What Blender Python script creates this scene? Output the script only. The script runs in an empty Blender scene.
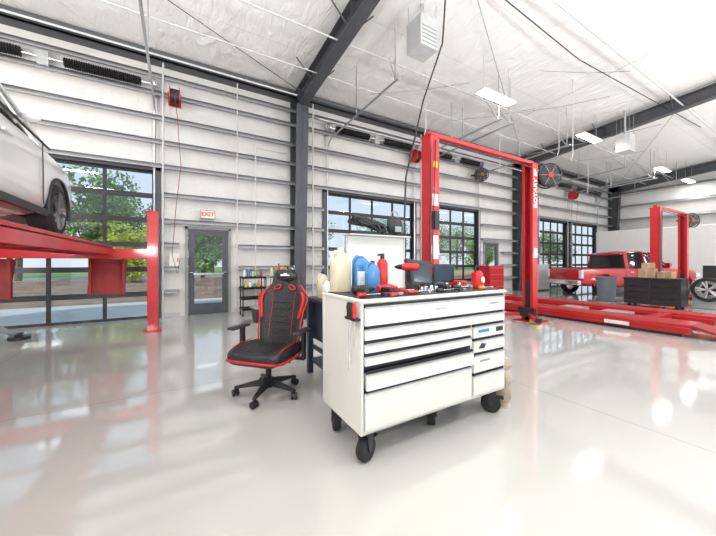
import bpy, bmesh, math, random
from mathutils import Vector, Matrix, Euler
random.seed(7)
S=bpy.context.scene; C=S.collection
pi=math.pi
# ---------------------------------------------------------------- materials
def mat(name,col,rough=.5,metal=0,var=.06,scale=6,bump=0,bscale=40,emis=0,coat=0,spec=.5):
    m=bpy.data.materials.new(name); m.use_nodes=True
    nt=m.node_tree; b=nt.nodes['Principled BSDF']
    b.inputs['Roughness'].default_value=rough; b.inputs['Metallic'].default_value=metal
    b.inputs['Coat Weight'].default_value=coat; b.inputs['Coat Roughness'].default_value=.08
    b.inputs['Specular IOR Level'].default_value=spec
    tc=nt.nodes.new('ShaderNodeTexCoord')
    n=nt.nodes.new('ShaderNodeTexNoise'); n.inputs['Scale'].default_value=scale; n.inputs['Detail'].default_value=3
    nt.links.new(tc.outputs['Object'],n.inputs['Vector'])
    r=nt.nodes.new('ShaderNodeValToRGB')
    r.color_ramp.elements[0].position=.3; r.color_ramp.elements[1].position=.7
    r.color_ramp.elements[0].color=[max(0,c*(1-var)) for c in col]+[1]
    r.color_ramp.elements[1].color=[min(1,c*(1+var)) for c in col]+[1]
    nt.links.new(n.outputs['Fac'],r.inputs['Fac']); nt.links.new(r.outputs['Color'],b.inputs['Base Color'])
    if emis:
        b.inputs['Emission Color'].default_value=(*col,1); b.inputs['Emission Strength'].default_value=emis
    if bump:
        n2=nt.nodes.new('ShaderNodeTexNoise'); n2.inputs['Scale'].default_value=bscale; n2.inputs['Detail'].default_value=4
        nt.links.new(tc.outputs['Object'],n2.inputs['Vector'])
        bp=nt.nodes.new('ShaderNodeBump'); bp.inputs['Strength'].default_value=bump; bp.inputs['Distance'].default_value=.05
        nt.links.new(n2.outputs['Fac'],bp.inputs['Height']); nt.links.new(bp.outputs['Normal'],b.inputs['Normal'])
    return m
WHITE=mat('white_paint',(.82,.82,.80),.3,coat=.3,var=.02)
CREAM=mat('white_metal',(.73,.715,.665),.35,var=.02)
RED=mat('red_paint',(.54,.012,.018),.35,coat=.4,var=.08)
REDD=mat('dark_red_paint',(.30,.02,.02),.6,var=.2)
REDP=mat('red_plastic',(.60,.02,.02),.35)
BLACK=mat('black_plastic',(.018,.018,.02),.45,var=.2)
BLACKM=mat('black_metal',(.03,.03,.033),.35,.3)
RUB=mat('rubber',(.02,.02,.02),.8,bump=.1)
LEA=mat('black_leather',(.02,.02,.022),.38,bump=.25,bscale=60)
STEEL=mat('steel',(.55,.56,.57),.3,.9)
PALE=mat('pale_pipe_paint',(.62,.63,.63),.4)
ALLOY=mat('dark_alloy',(.2,.205,.21),.3,.7)
CHROME=mat('chrome',(.8,.8,.8),.12,1)
GREY=mat('grey_girt',(.34,.35,.365),.4,.3)
DGREY=mat('dark_steel_frame',(.085,.09,.10),.5,.2,var=.1)
MGREY=mat('mid_grey',(.3,.31,.32),.5)
LGREY=mat('light_grey',(.55,.56,.57),.45)
BLUE=mat('blue_plastic',(.05,.22,.48),.3)
BLUED=mat('dark_blue_paint',(.03,.045,.075),.4)
YEL=mat('yellow_paint',(.8,.55,.03),.4)
ORG=mat('orange_plastic',(.85,.25,.03),.4)
GRN=mat('green_plastic',(.08,.4,.12),.4)
AMB=mat('amber_fluid_plastic',(.62,.55,.40),.25)
CARD=mat('cardboard',(.42,.28,.16),.8,var=.15)
BEIGE=mat('kraft_paper',(.50,.42,.33),.9,var=.15,bump=.5,bscale=12)
SILV=mat('silver_car_paint',(.76,.77,.79),.3,.05,coat=1,var=.01)
CARRED=mat('red_car_paint',(.55,.01,.015),.25,.1,coat=1,var=.02)
GLASSD=mat('dark_car_glass',(.02,.023,.027),.05,spec=.5)
LENS=mat('headlight_lens',(.7,.72,.75),.1)
SCREEN=mat('screen',(.03,.05,.07),.12)
LED=mat('led_panel',(1,.99,.96),.4,emis=14,var=0)
EXITR=mat('exit_red',(.75,.02,.02),.4,var=0)
TGREY=mat('trash_can_grey',(.16,.19,.22),.6)
BARK=mat('bark',(.16,.11,.07),.9,var=.3,bump=.5)
LEAF1=mat('leaf_green',(.17,.30,.06),.6,var=.5,scale=1.2)
LEAF2=mat('leaf_dark',(.09,.19,.05),.6,var=.5,scale=1.2)
LEAF3=mat('leaf_lime',(.50,.55,.05),.6,var=.3,scale=2)
WALLM=mat('wall_liner_vinyl',(.70,.69,.67),.45,var=.05,scale=2,bump=.6,bscale=4)
ENDW=mat('end_wall_liner',(.70,.69,.67),.5,var=.03,scale=2,bump=.3,bscale=5)
def peg_mat():
    m=bpy.data.materials.new('perforated_board'); m.use_nodes=True; nt=m.node_tree; b=nt.nodes['Principled BSDF']
    tc=nt.nodes.new('ShaderNodeTexCoord'); v=nt.nodes.new('ShaderNodeTexVoronoi'); v.inputs['Scale'].default_value=24; v.inputs['Randomness'].default_value=0
    nt.links.new(tc.outputs['Object'],v.inputs['Vector'])
    r=nt.nodes.new('ShaderNodeValToRGB'); r.color_ramp.interpolation='CONSTANT'
    r.color_ramp.elements[0].color=(.12,.12,.12,1); r.color_ramp.elements[1].position=.22; r.color_ramp.elements[1].color=(.72,.72,.70,1)
    nt.links.new(v.outputs['Distance'],r.inputs['Fac']); nt.links.new(r.outputs['Color'],b.inputs['Base Color']); b.inputs['Roughness'].default_value=.5
    return m
PEG=peg_mat()

def glass(name,tint=(.93,.97,.97)):
    m=bpy.data.materials.new(name); m.use_nodes=True; nt=m.node_tree
    nt.nodes.remove(nt.nodes['Principled BSDF']); o=nt.nodes['Material Output']
    t=nt.nodes.new('ShaderNodeBsdfTransparent'); t.inputs[0].default_value=(*tint,1)
    g=nt.nodes.new('ShaderNodeBsdfGlossy'); g.inputs['Roughness'].default_value=.02
    mx=nt.nodes.new('ShaderNodeMixShader'); mx.inputs[0].default_value=.05
    nt.links.new(t.outputs[0],mx.inputs[1]); nt.links.new(g.outputs[0],mx.inputs[2])
    nt.links.new(mx.outputs[0],o.inputs[0]); return m
GLASS=glass('window_glass')

def floor_mat():
    m=bpy.data.materials.new('epoxy_floor'); m.use_nodes=True; nt=m.node_tree; b=nt.nodes['Principled BSDF']
    tc=nt.nodes.new('ShaderNodeTexCoord')
    n=nt.nodes.new('ShaderNodeTexNoise'); n.inputs['Scale'].default_value=.8; n.inputs['Detail'].default_value=6
    nt.links.new(tc.outputs['Object'],n.inputs['Vector'])
    r=nt.nodes.new('ShaderNodeValToRGB'); r.color_ramp.elements[0].position=.3; r.color_ramp.elements[1].position=.7
    r.color_ramp.elements[0].color=(.515,.515,.49,1); r.color_ramp.elements[1].color=(.56,.555,.53,1)
    nt.links.new(n.outputs['Fac'],r.inputs['Fac'])
    br=nt.nodes.new('ShaderNodeTexBrick'); br.offset=0; br.inputs['Scale'].default_value=1
    br.inputs['Brick Width'].default_value=5.1; br.inputs['Row Height'].default_value=4.3; br.inputs['Mortar Size'].default_value=.006
    br.inputs['Color1'].default_value=(1,1,1,1); br.inputs['Color2'].default_value=(1,1,1,1); br.inputs['Mortar'].default_value=(.76,.76,.76,1)
    nt.links.new(tc.outputs['Object'],br.inputs['Vector'])
    mx=nt.nodes.new('ShaderNodeMix'); mx.data_type='RGBA'; mx.blend_type='MULTIPLY'; mx.inputs[0].default_value=1
    nt.links.new(r.outputs['Color'],mx.inputs[6]); nt.links.new(br.outputs['Color'],mx.inputs[7])
    nt.links.new(mx.outputs[2],b.inputs['Base Color'])
    b.inputs['Roughness'].default_value=.07; b.inputs['Specular IOR Level'].default_value=.7
    b.inputs['Coat Weight'].default_value=.5; b.inputs['Coat Roughness'].default_value=.02
    n2=nt.nodes.new('ShaderNodeTexNoise'); n2.inputs['Scale'].default_value=3; n2.inputs['Detail'].default_value=2
    nt.links.new(tc.outputs['Object'],n2.inputs['Vector'])
    bp=nt.nodes.new('ShaderNodeBump'); bp.inputs['Strength'].default_value=.10; bp.inputs['Distance'].default_value=.004
    nt.links.new(n2.outputs['Fac'],bp.inputs['Height']); nt.links.new(bp.outputs['Normal'],b.inputs['Normal'])
    nt.links.new(bp.outputs['Normal'],b.inputs['Coat Normal'])
    return m
def ceil_mat():
    m=bpy.data.materials.new('white_vinyl_insulation'); m.use_nodes=True; nt=m.node_tree; b=nt.nodes['Principled BSDF']
    tc=nt.nodes.new('ShaderNodeTexCoord')
    br=nt.nodes.new('ShaderNodeTexBrick'); br.offset=0; br.inputs['Scale'].default_value=1
    br.inputs['Brick Width'].default_value=80; br.inputs['Row Height'].default_value=1.5; br.inputs['Mortar Size'].default_value=.012
    br.inputs['Color1'].default_value=(.91,.91,.90,1); br.inputs['Color2'].default_value=(.91,.91,.90,1); br.inputs['Mortar'].default_value=(.74,.74,.74,1)
    br.inputs['Mortar Smooth'].default_value=.6
    nt.links.new(tc.outputs['Object'],br.inputs['Vector']); nt.links.new(br.outputs['Color'],b.inputs['Base Color'])
    b.inputs['Roughness'].default_value=.3
    mp=nt.nodes.new('ShaderNodeMapping'); mp.inputs['Scale'].default_value=(2.6,.9,1); mp.inputs['Rotation'].default_value=(0,0,.25)
    nt.links.new(tc.outputs['Object'],mp.inputs['Vector'])
    n=nt.nodes.new('ShaderNodeTexNoise'); n.inputs['Scale'].default_value=1.8; n.inputs['Detail'].default_value=7; n.inputs['Distortion'].default_value=1.0
    nt.links.new(mp.outputs['Vector'],n.inputs['Vector'])
    bp=nt.nodes.new('ShaderNodeBump'); bp.inputs['Strength'].default_value=.6; bp.inputs['Distance'].default_value=.1
    nt.links.new(n.outputs['Fac'],bp.inputs['Height']); nt.links.new(bp.outputs['Normal'],b.inputs['Normal'])
    return m
FLOORM=floor_mat(); CEILM=ceil_mat()

# ---------------------------------------------------------------- geometry builder
class G:
    def __init__(s): s.bm=bmesh.new(); s.mi=0; s.T=Matrix.Identity(4)
    def m(s,i): s.mi=i; return s
    def _done(s,vs):
        vs=list(vs); fs=set()
        for v in vs:
            v.co=s.T@v.co
            for f in v.link_faces: fs.add(f)
        for f in fs: f.material_index=s.mi
    def box(s,x0,x1,y0,y1,z0,z1,R=None):
        M=Matrix.Translation(((x0+x1)/2,(y0+y1)/2,(z0+z1)/2))
        if R is not None: M=M@R
        M=M@Matrix.Diagonal((abs(x1-x0),abs(y1-y0),abs(z1-z0),1))
        r=bmesh.ops.create_cube(s.bm,size=1,matrix=M); s._done(r['verts']); return s
    def cyl(s,p0,p1,r,r2=None,n=16):
        p0=Vector(p0);p1=Vector(p1);d=p1-p0
        q=Vector((0,0,1)).rotation_difference(d.normalized()).to_matrix().to_4x4()
        M=Matrix.Translation((p0+p1)/2)@q
        a=bmesh.ops.create_cone(s.bm,cap_ends=True,segments=n,radius1=r,radius2=r if r2 is None else r2,depth=d.length,matrix=M)
        s._done(a['verts']); return s
    def ell(s,c,rx,ry,rz,u=16,v=10):
        a=bmesh.ops.create_uvsphere(s.bm,u_segments=u,v_segments=v,radius=1,matrix=Matrix.Translation(c)@Matrix.Diagonal((rx,ry,rz,1)))
        s._done(a['verts']); return s
    def loft(s,rings,cap=True,closed=True):
        R=[[s.bm.verts.new(p) for p in r] for r in rings]; n=len(R[0])
        for a,b in zip(R,R[1:]):
            for i in range(n if closed else n-1):
                j=(i+1)%n
                try: s.bm.faces.new((a[i],a[j],b[j],b[i]))
                except Exception: pass
        if cap and closed:
            s.bm.faces.new(list(reversed(R[0]))); s.bm.faces.new(R[-1])
        s._done([v for r in R for v in r]); return s
    def prism(s,pts,ax,a,b):
        def P(p,h):
            if ax=='x': return (h,p[0],p[1])
            if ax=='y': return (p[0],h,p[1])
            return (p[0],p[1],h)
        return s.loft([[P(p,a) for p in pts],[P(p,b) for p in pts]])
    def tube(s,pts,r,n=8,closed=False):
        pts=[Vector(p) for p in pts]; N=len(pts); rings=[]; up=None
        for i,p in enumerate(pts):
            if closed: t=pts[(i+1)%N]-pts[i-1]
            else: t=pts[min(i+1,N-1)]-pts[max(i-1,0)]
            t=t.normalized()
            if up is None: up=t.orthogonal().normalized()
            up=(up-t*up.dot(t)).normalized(); w=t.cross(up)
            rings.append([p+(up*math.cos(2*pi*k/n)+w*math.sin(2*pi*k/n))*r for k in range(n)])
        if closed: rings.append(rings[0][:]); return s.loft(rings,cap=False)
        return s.loft(rings)
    def lathe(s,prof,c=(0,0,0),ax='z',n=24,cap=True):
        rings=[]
        for r,h in prof:
            ring=[]
            for k in range(n):
                a=2*pi*k/n; u,v=max(r,.0005)*math.cos(a),max(r,.0005)*math.sin(a)
                p={'z':(u,v,h),'x':(h,u,v),'y':(u,h,v)}[ax]
                ring.append(Vector(p)+Vector(c))
            rings.append(ring)
        return s.loft(rings,cap=cap)
    def torus(s,c,ax,R,r,n=28,m=10,sy=1):
        pts=[]
        for k in range(n):
            a=2*pi*k/n; u,v=R*math.cos(a),R*sy*math.sin(a)
            pts.append(Vector({'z':(u,v,0),'x':(0,u,v),'y':(u,0,v)}[ax])+Vector(c))
        return s.tube(pts,r,m,True)
    def obj(s,name,mats,parent=None,label=None,cat=None,bevel=0,sub=0,kind=None,group=None,ang=38):
        bm=s.bm
        bmesh.ops.remove_doubles(bm,verts=bm.verts,dist=1e-5)
        bmesh.ops.recalc_face_normals(bm,faces=bm.faces)
        for f in bm.faces: f.smooth=True
        for e in bm.edges:
            if len(e.link_faces)==2 and e.calc_face_angle(0)>math.radians(ang) and not sub: e.smooth=False
        me=bpy.data.meshes.new(name); bm.to_mesh(me); bm.free()
        for q in (mats if isinstance(mats,(list,tuple)) else [mats]): me.materials.append(q)
        o=bpy.data.objects.new(name,me); C.objects.link(o)
        if parent: o.parent=parent
        else:
            xs=[v.co for v in me.vertices]
            c=Vector(((min(v.x for v in xs)+max(v.x for v in xs))/2,(min(v.y for v in xs)+max(v.y for v in xs))/2,min(v.z for v in xs)))
            me.transform(Matrix.Translation(-c)); o.location=c
        if bevel:
            b=o.modifiers.new('bevel','BEVEL'); b.width=bevel; b.segments=2; b.limit_method='ANGLE'; b.angle_limit=.6
        if sub:
            b=o.modifiers.new('subsurf','SUBSURF'); b.levels=sub; b.render_levels=sub
        tag(o,label,cat,kind,group); return o
def tag(o,label=None,cat=None,kind=None,group=None):
    if label: o['label']=label
    if cat: o['category']=cat
    if kind: o['kind']=kind
    if group: o['group']=group
def empty(name,loc,rz=0,label=None,cat=None,kind=None,group=None,parent=None):
    e=bpy.data.objects.new(name,None); C.objects.link(e); e.location=loc; e.rotation_euler=(0,0,rz); e.empty_display_size=.1
    if parent: e.parent=parent
    tag(e,label,cat,kind,group); return e
def text(name,s,size,M,m,parent=None,ext=.002,off=0):
    cu=bpy.data.curves.new(name,'FONT'); cu.body=s; cu.size=size; cu.extrude=ext; cu.offset=off; cu.align_x='CENTER'; cu.align_y='CENTER'
    t=bpy.data.objects.new(name,cu); C.objects.link(t)
    bpy.context.view_layer.update()
    me=bpy.data.meshes.new_from_object(t.evaluated_get(bpy.context.evaluated_depsgraph_get()))
    bpy.data.objects.remove(t); me.materials.clear(); me.materials.append(m)
    me.transform(M); o=bpy.data.objects.new(name,me); C.objects.link(o)
    if parent: o.parent=parent
    return o
def boolcut(o,g,ang=35):
    bm=g.bm; me=bpy.data.meshes.new('c'); bmesh.ops.recalc_face_normals(bm,faces=bm.faces); bm.to_mesh(me); bm.free()
    me.materials.append(BLACK)
    c=bpy.data.objects.new('c',me); C.objects.link(c)
    if o.parent: c.parent=o.parent
    md=o.modifiers.new('b','BOOLEAN'); md.object=c; md.operation='DIFFERENCE'; md.solver='EXACT'
    bpy.context.view_layer.update()
    nm=bpy.data.meshes.new_from_object(o.evaluated_get(bpy.context.evaluated_depsgraph_get()))
    o.modifiers.clear(); o.data=nm; bpy.data.objects.remove(c)
    bm=bmesh.new(); bm.from_mesh(nm)
    for f in bm.faces: f.smooth=True
    for e in bm.edges: e.smooth= not (len(e.link_faces)!=2 or e.calc_face_angle(0)>math.radians(ang))
    bm.to_mesh(nm); bm.free()

# ================================================================ SETTING
WY=8.5; XL=-7.2; XR=23.5; SL=.07
def zc(y): return 6.1+(WY+.15-y)*SL
G().box(XL,XR+.2,-10,WY+.15,-.2,0).obj('floor',FLOORM,kind='structure',label='glossy light grey epoxy concrete floor')
G().prism([(-10,zc(-10)),(-10,zc(-10)+.12),(WY+.15,6.22),(WY+.15,6.1)],'x',XL,XR+.2).obj('ceiling',CEILM,kind='structure',label='white vinyl insulated sloped metal ceiling')
garage=[(-4.1,-.45,3.4),(3.85,7.3,3.4),(7.75,10.8,3.4),(15.2,18.0,3.4),(18.4,21.4,3.4)]
mand=[(.14,1.17,2.16),(11.2,12.2,2.16)]
ops=sorted(garage+mand)
w=G(); x=XL
for a,b,h in ops:
    w.box(x,a,WY,WY+.15,0,6.15); w.box(a,b,WY,WY+.15,h,6.15); x=b
w.box(x,XR,WY,WY+.15,0,6.15)
w.obj('wall_back',WALLM,kind='structure',label='white vinyl-lined metal building wall with openings')
G().prism([(-10,0),(-10,zc(-10)),(WY+.15,6.1),(WY+.15,0)],'x',XR,XR+.15).obj('wall_right',ENDW,kind='structure',label='white lined metal end wall')
G().prism([(-10,0),(-10,zc(-10)),(WY+.15,6.1),(WY+.15,0)],'x',XL-.15,XL).obj('wall_left',ENDW,kind='structure',label='white lined metal end wall')
tn=[0]
def trim(g,m,label,bevel=0):
    tn[0]+=1; return g.obj('trim_%d'%tn[0],m,kind='structure',label=label,bevel=bevel)
for z in [.65,1.2,1.75,2.3,2.9,3.55,4.1,4.65,5.2,5.6]:
    g=G(); x=XL+.02
    for a,b,h in ops+[(XR-.02,XR-.02,99)]:
        if h>z-.12:
            if a-.12>x: g.box(x,a-.12,WY-.2,WY,z-.012,z).box(x,a-.12,WY-.2,WY-.19,z-.09,z).box(x,a-.12,WY-.2,WY-.16,z-.095,z-.085)
            x=b+.12
    trim(g,GREY,'horizontal grey steel wall girt')
for z in [1.2,2.25,3.1,3.9,4.7,5.5]:
    g=G().box(XR-.2,XR,-9.9,WY-.25,z-.012,z).box(XR-.2,XR-.19,-9.9,WY-.25,z-.10,z)
    trim(g,GREY,'horizontal grey steel wall girt')
trim(G().box(XL,XR-.02,WY-.28,WY,5.86,5.9).box(XL,XR-.02,WY-.28,WY-.26,5.86,6.08),DGREY,'dark steel eave strut along the wall top')
for X in (-6.9,2.92,13.4,23.25):
    g=G()
    y1=WY-.02; fw=.13; cw=.17; K0=5.6; D=.42
    g.box(X-cw,X+cw,y1-.015,y1,0,5.95)
    g.prism([(y1-.32,0),(y1-.56,K0),(y1-.54,K0),(y1-.30,0)],'x',X-cw,X+cw)
    g.prism([(y1-.32,0),(y1-.56,K0),(y1-.56,5.95),(y1,5.95),(y1,0)],'x',X-.008,X+.008)
    g.box(X-.2,X+.2,y1-.38,y1,0,.02)
    yb=-9.9
    g.prism([(y1,zc(y1)-.12),(y1,zc(y1)-.10),(yb,zc(yb)-.10),(yb,zc(yb)-.12)],'x',X-fw,X+fw)
    g.prism([(y1-.54,K0-.02),(y1-.54,K0),(0,zc(0)-D),(yb,zc(yb)-D),(yb,zc(yb)-D-.02),(0,zc(0)-D-.02)],'x',X-fw,X+fw)
    g.prism([(y1-.54,K0),(y1,K0),(y1,zc(y1)-.1),(yb,zc(yb)-.1),(yb,zc(yb)-D),(0,zc(0)-D)],'x',X-.008,X+.008)
    for yy in (y1-.5,5,2,-1): g.box(X-fw,X+fw,yy-.006,yy+.006,zc(yy)-.46,zc(yy)-.1)
    trim(g,DGREY,'dark grey steel rigid frame column and rafter')
dn=0
for gi,(a,b,h) in enumerate(garage):
    dn+=1
    e=empty('door_%d'%dn,((a+b)/2,WY+.05,0),kind='structure',label='full-view glass sectional garage door in black frame')
    W=(b-a)/2; nc=4; nr=6
    f=G()
    for i in range(nc+1):
        x=-W+.04+(2*W-.08)*i/nc; f.box(x-.035,x+.035,-.02,.02,0,h)
    for j in range(nr+1):
        z=h*j/nr; f.box(-W,W,-.025,.025,max(0,z-.055),min(h,z+.055))
    f.obj('door_frame',BLACKM,e)
    G().box(-W+.05,W-.05,-.006,.002,.06,h-.05).obj('glass_pane',GLASS,e)
    j=G().box(-W-.1,-W,-.15,.1,0,h+.1).box(W,W+.1,-.15,.1,0,h+.1).box(-W-.1,W+.1,-.15,.1,h,h+.12)
    j.obj('door_jamb',DGREY,e)
    g=G()
    for s in (-1,1):
        x=s*(W-.02)
        pts=[(x,-.17,.05),(x,-.17,4.55)]+[(x,-.17-.4*(1-math.cos(t)),4.55+.4*math.sin(t)) for t in (.4,.8,1.2,1.57)]+[(x,-3.6,5.05)]
        g.tube(pts,.026,6)
        g.cyl((x,-3.5,5.05),(x,-3.5,6.3),.014,n=6); g.cyl((x,-1.9,5.0),(x,-1.9,6.22),.014,n=6)
        g.cyl((x,-3.5,5.05),(x+.5,-2.6,6.25),.012,n=6)
        g.box(x-.05,x+.05,-.14,-.12,4.8,5.5)
    g.obj('door_track',STEEL,e,label='galvanised high-lift door track')
    g=G().cyl((-W-.05,-.3,5.3),(W+.05,-.3,5.3),.017,n=8)
    for s in (-1,1): g.cyl((s*W,-.3,5.3),(s*(W-.06),-.3,5.3),.12,n=16)
    g.box(-.08,.08,-.32,-.05,5.15,5.42)
    g.obj('torsion_shaft',STEEL,e)
    for s in (-1,1):
        g=G(); x0,x1=(.30,W*.86) if s>0 else (-W*.86,-.30)
        N=34
        prof=[]
        for k in range(N):
            xx=x0+(x1-x0)*k/N; prof+=[(.075,xx),(.10,xx+(x1-x0)/N*.5)]
        prof.append((.075,x1))
        g.lathe(prof,(0,-.3,5.3),'x',14); g.obj('torsion_spring',BLACKM,e)
for (a,b,h) in mand:
    dn+=1
    e=empty('door_%d'%dn,((a+b)/2,WY-.02,0),kind='structure',label='dark framed glazed man door')
    W=(b-a)/2
    G().box(-W,-W+.06,-.03,.15,0,h).box(W-.06,W,-.03,.15,0,h).box(-W,W,-.03,.15,h-.06,h).obj('door_frame',MGREY,e)
    g=G(); 
    g.box(-W+.07,-W+.20,0,.045,.01,h-.07).box(W-.20,W-.07,0,.045,.01,h-.07).box(-W+.2,W-.2,0,.045,h-.2,h-.07).box(-W+.2,W-.2,0,.045,.01,.27)
    g.obj('door_leaf',DGREY,e)
    G().box(-W+.2,W-.2,.018,.026,.27,h-.2).obj('glass_pane',GLASS,e)
    G().box(-W+.09,W-.09,-.07,-.04,.98,1.03).box(-W+.09,-W+.17,-.07,0,.97,1.05).box(W-.17,W-.09,-.07,0,.97,1.05).obj('panic_bar',STEEL,e)
g=G(); x=XL
for a,b,h in ops+[(XR,XR,9)]:
    if a-.1>x: g.box(x,a-.1,WY-.03,WY,0,.1)
    x=b+.1
g.obj('baseboard_back',LGREY,kind='structure',label='light grey base angle')

# ================================================================ OUTSIDE
GRASS=mat('dry_grass',(.44,.36,.16),.95,var=.35,scale=.6); LAWN=mat('lawn',(.2,.30,.08),.95,var=.3,scale=.7)
MULCH=mat('mulch',(.24,.15,.10),.95,var=.35,scale=2); CONC=mat('concrete',(.5,.49,.46),.8,var=.08,scale=2); ASPH=mat('asphalt',(.36,.36,.37),.9)
def ground(name,y0,y1,z,m,label): 
    return G().box(-60,90,y0,y1,z-.05,z).obj(name,m,kind='structure',label=label)
ground('ground_apron',WY+.15,12.3,-.02,CONC,'pale concrete apron outside the doors')
G().prism([(12.3,-.07),(12.3,-.02),(17,.35),(21,.35),(21,-.07)],'x',-60,3.2).obj('ground_mulch',MULCH,kind='structure',label='brown mulch bank rising beside the paving')
ground('ground_bed',12.3,21,-.03,MULCH,'brown mulch bed')
ground('ground_grass',21,30,-.02,GRASS,'dry straw coloured grass')
ground('ground_road',30,34,-.02,ASPH,'grey asphalt road')
ground('ground_lawn',34,90,-.02,LAWN,'green lawn')
def tree(x,y,h,r,m,seed,n=2600,leaf=.16,trunk=True,z=-.02):
    random.seed(seed)
    e=empty('tree' if trunk else 'bush',(x,y,z),label='leafy green deciduous tree outside' if trunk else 'yellow-green rounded bush outside',cat='tree' if trunk else 'bush')
    if trunk:
        g=G().tube([(0,0,0),(.05,.03,h*.3),(-.05,0,h*.55),(0,0,h*.8)],.09+h*.012,8)
        for k in range(6):
            a=k*1.05; g.tube([(0,0,h*.3+k*.1),(math.cos(a)*r*.4,math.sin(a)*r*.4,h*.5+k*.1),(math.cos(a)*r*.7,math.sin(a)*r*.7,h*.7)],.04,6)
        g.obj('trunk',BARK,e)
    g=G(); cl=[]
    for k in range(18):
        a=random.uniform(0,2*pi); q=random.uniform(0,.7)*r
        zz=random.uniform(.30,.88)*h if trunk else random.uniform(.12,.7)*h
        cl.append((q*math.cos(a),q*math.sin(a),zz,random.uniform(.3,.5)*r))
    for k in range(n):
        c=random.choice(cl); d=Vector((random.gauss(0,1),random.gauss(0,1),random.gauss(0,1))).normalized()*c[3]*random.uniform(.6,1.05)
        p=Vector(c[:3])+d
        if p.z<.05: p.z=.02
        u=Vector((random.gauss(0,1),random.gauss(0,1),random.gauss(0,1))).normalized(); v=u.orthogonal().normalized()*leaf*random.uniform(.6,1.3); u=u*leaf*random.uniform(.6,1.3)
        vs=[g.bm.verts.new(q) for q in (p-u,p-v*.6,p+u,p+v*.6)]
        g.bm.faces.new(vs)
    g.obj('foliage',m,e,ang=180)
i=0
for (x,y,h,r,m) in [(-4.6,26,7.6,3.0,LEAF1),(-9.5,30,9,3.8,LEAF2),(-1.0,33,7.0,3.0,LEAF2),(3.5,40,7,3.5,LEAF1),(1.6,26,4.2,1.8,LEAF1),(10,29,6.0,3.2,LEAF1),(15,36,7.5,3.6,LEAF2),(21,30,6.5,3.4,LEAF1),(28,37,8,4,LEAF2),(36,36,8,4.5,LEAF1),(44,39,8.5,4.5,LEAF2),(54,40,8,4.5,LEAF1),(64,42,8,4.8,LEAF2),(-17,34,10,4.5,LEAF2),(50,26,6,3.4,LEAF2),(-6,44,8,4.5,LEAF2),(8,46,8,4.5,LEAF2),(26,20,4.4,2.0,LEAF1),(36,22,4.5,2.2,LEAF1),(16,22,4.0,1.8,LEAF2)]:
    i+=1; tree(x,y,h,r,m,i,3600,.15)
tree(-1.9,18.0,3.8,1.3,LEAF3,50,3400,.08,False,.33)
tree(9.5,15.5,2.8,1.1,LEAF3,51,1800,.09,False)

# ================================================================ LIFT 1 + SUV
L=empty('four_post_lift',(-2.0,4,0),label='raised red four-post vehicle lift carrying a silver car',cat='vehicle lift')
for X in (-1.6+3.19,-1.6):
    g=G().box(X-.085,X+.085,2.83,2.85,0,2.24).box(X-.085,X-.07,2.83,2.99,0,2.24).box(X+.07,X+.085,2.83,2.99,0,2.24).box(X-.085,X+.085,2.97,2.99,0,.5)
    g.box(X-.14,X+.14,2.76,3.06,0,.02).box(X-.09,X+.09,2.82,3.0,2.23,2.25)
    g.obj('post',RED,L,bevel=.004)
G().box(-1.62,1.6,2.86,2.97,1.36,1.54).obj('cross_beam',RED,L,bevel=.006)
for x0 in (.45,-1.0):
    g=G().box(x0,x0+.55,-3.1,2.86,1.53,1.58).box(x0,x0+.04,-3.1,2.84,1.43,1.55).box(x0+.51,x0+.55,-3.1,2.84,1.43,1.55)
    for k in range(6): g.box(x0+.04,x0+.51,-2.8+k,-2.75+k,1.45,1.53)
    g.obj('runway',RED,L,bevel=.004)
    xr=x0+.18
    g=G(); R=Matrix.Rotation(math.radians(-8),4,'X')@Matrix.Rotation(math.radians(4),4,'Y')
    g.box(xr+.02,xr+.53,3.02,3.05,.72,1.36,R); 
    for k in range(5): g.box(xr+.04,xr+.51,3.045,3.065,.80+k*.12,.82+k*.12,R)
    for k in (0,1): g.box(xr+.02+k*.47,xr+.06+k*.47,2.95,3.04,.72,1.4)
    g.obj('approach_ramp',REDD,L)

def wheel(parent,x,y,z,r,w,side,rim,spk=5,name='wheel'):
    e=empty(name,(x,y,z),parent=parent)
    G().lathe([(r*.7,-w*.45),(r*.72,-w/2),(r*.9,-w/2),(r*.985,-w/2+.03),(r,-w/4),(r,w/4),(r*.985,w/2-.03),(r*.9,w/2),(r*.72,w/2),(r*.7,w*.45)],(0,0,0),'y',36,cap=False).obj('tyre',RUB,e)
    g=G().lathe([(r*.72,-side*w*.47),(r*.69,side*0),(r*.70,side*w*.40),(r*.73,side*w*.49),(r*.71,side*w*.5),(r*.67,side*w*.42),(r*.62,side*w*.1),(r*.6,-side*w*.1),(.02,-side*w*.12)],(0,0,0),'y',36,cap=False)
    yo=side*w*.38
    g.cyl((0,yo-.02*side,0),(0,yo+.02*side,0),r*.15); g.cyl((0,-side*w*.1,0),(0,yo,0),r*.1)
    for k in range(spk):
        for da in (-.17,.17):
            a=2*pi*k/spk+da
            g.cyl((math.cos(a)*r*.1,yo,math.sin(a)*r*.1),(math.cos(a)*r*.69,yo+side*.01,math.sin(a)*r*.69),.017,.024,n=6)
    g.obj('rim',rim,e)
    G().cyl((0,-side*w*.08,0),(0,-side*w*.02,0),r*.45,n=24).obj('brake_disc',BLACKM,e)
    return e
def section(x,w,zb,zt,crown=.03,tw=.9):
    h=[(0,zb),(w*.8,zb),(w*.96,zb+.08),(w,zb+(zt-zb)*.35),(w*.975,zb+(zt-zb)*.55),(w*.99,zb+(zt-zb)*.72),(w*.955,zt-.06),(w*tw,zt-.005),(w*.5,zt+crown*.7),(0,zt+crown)]
    return [(x,a,b) for a,b in h]+[(x,-a,b) for a,b in reversed(h[1:-1])]
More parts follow.
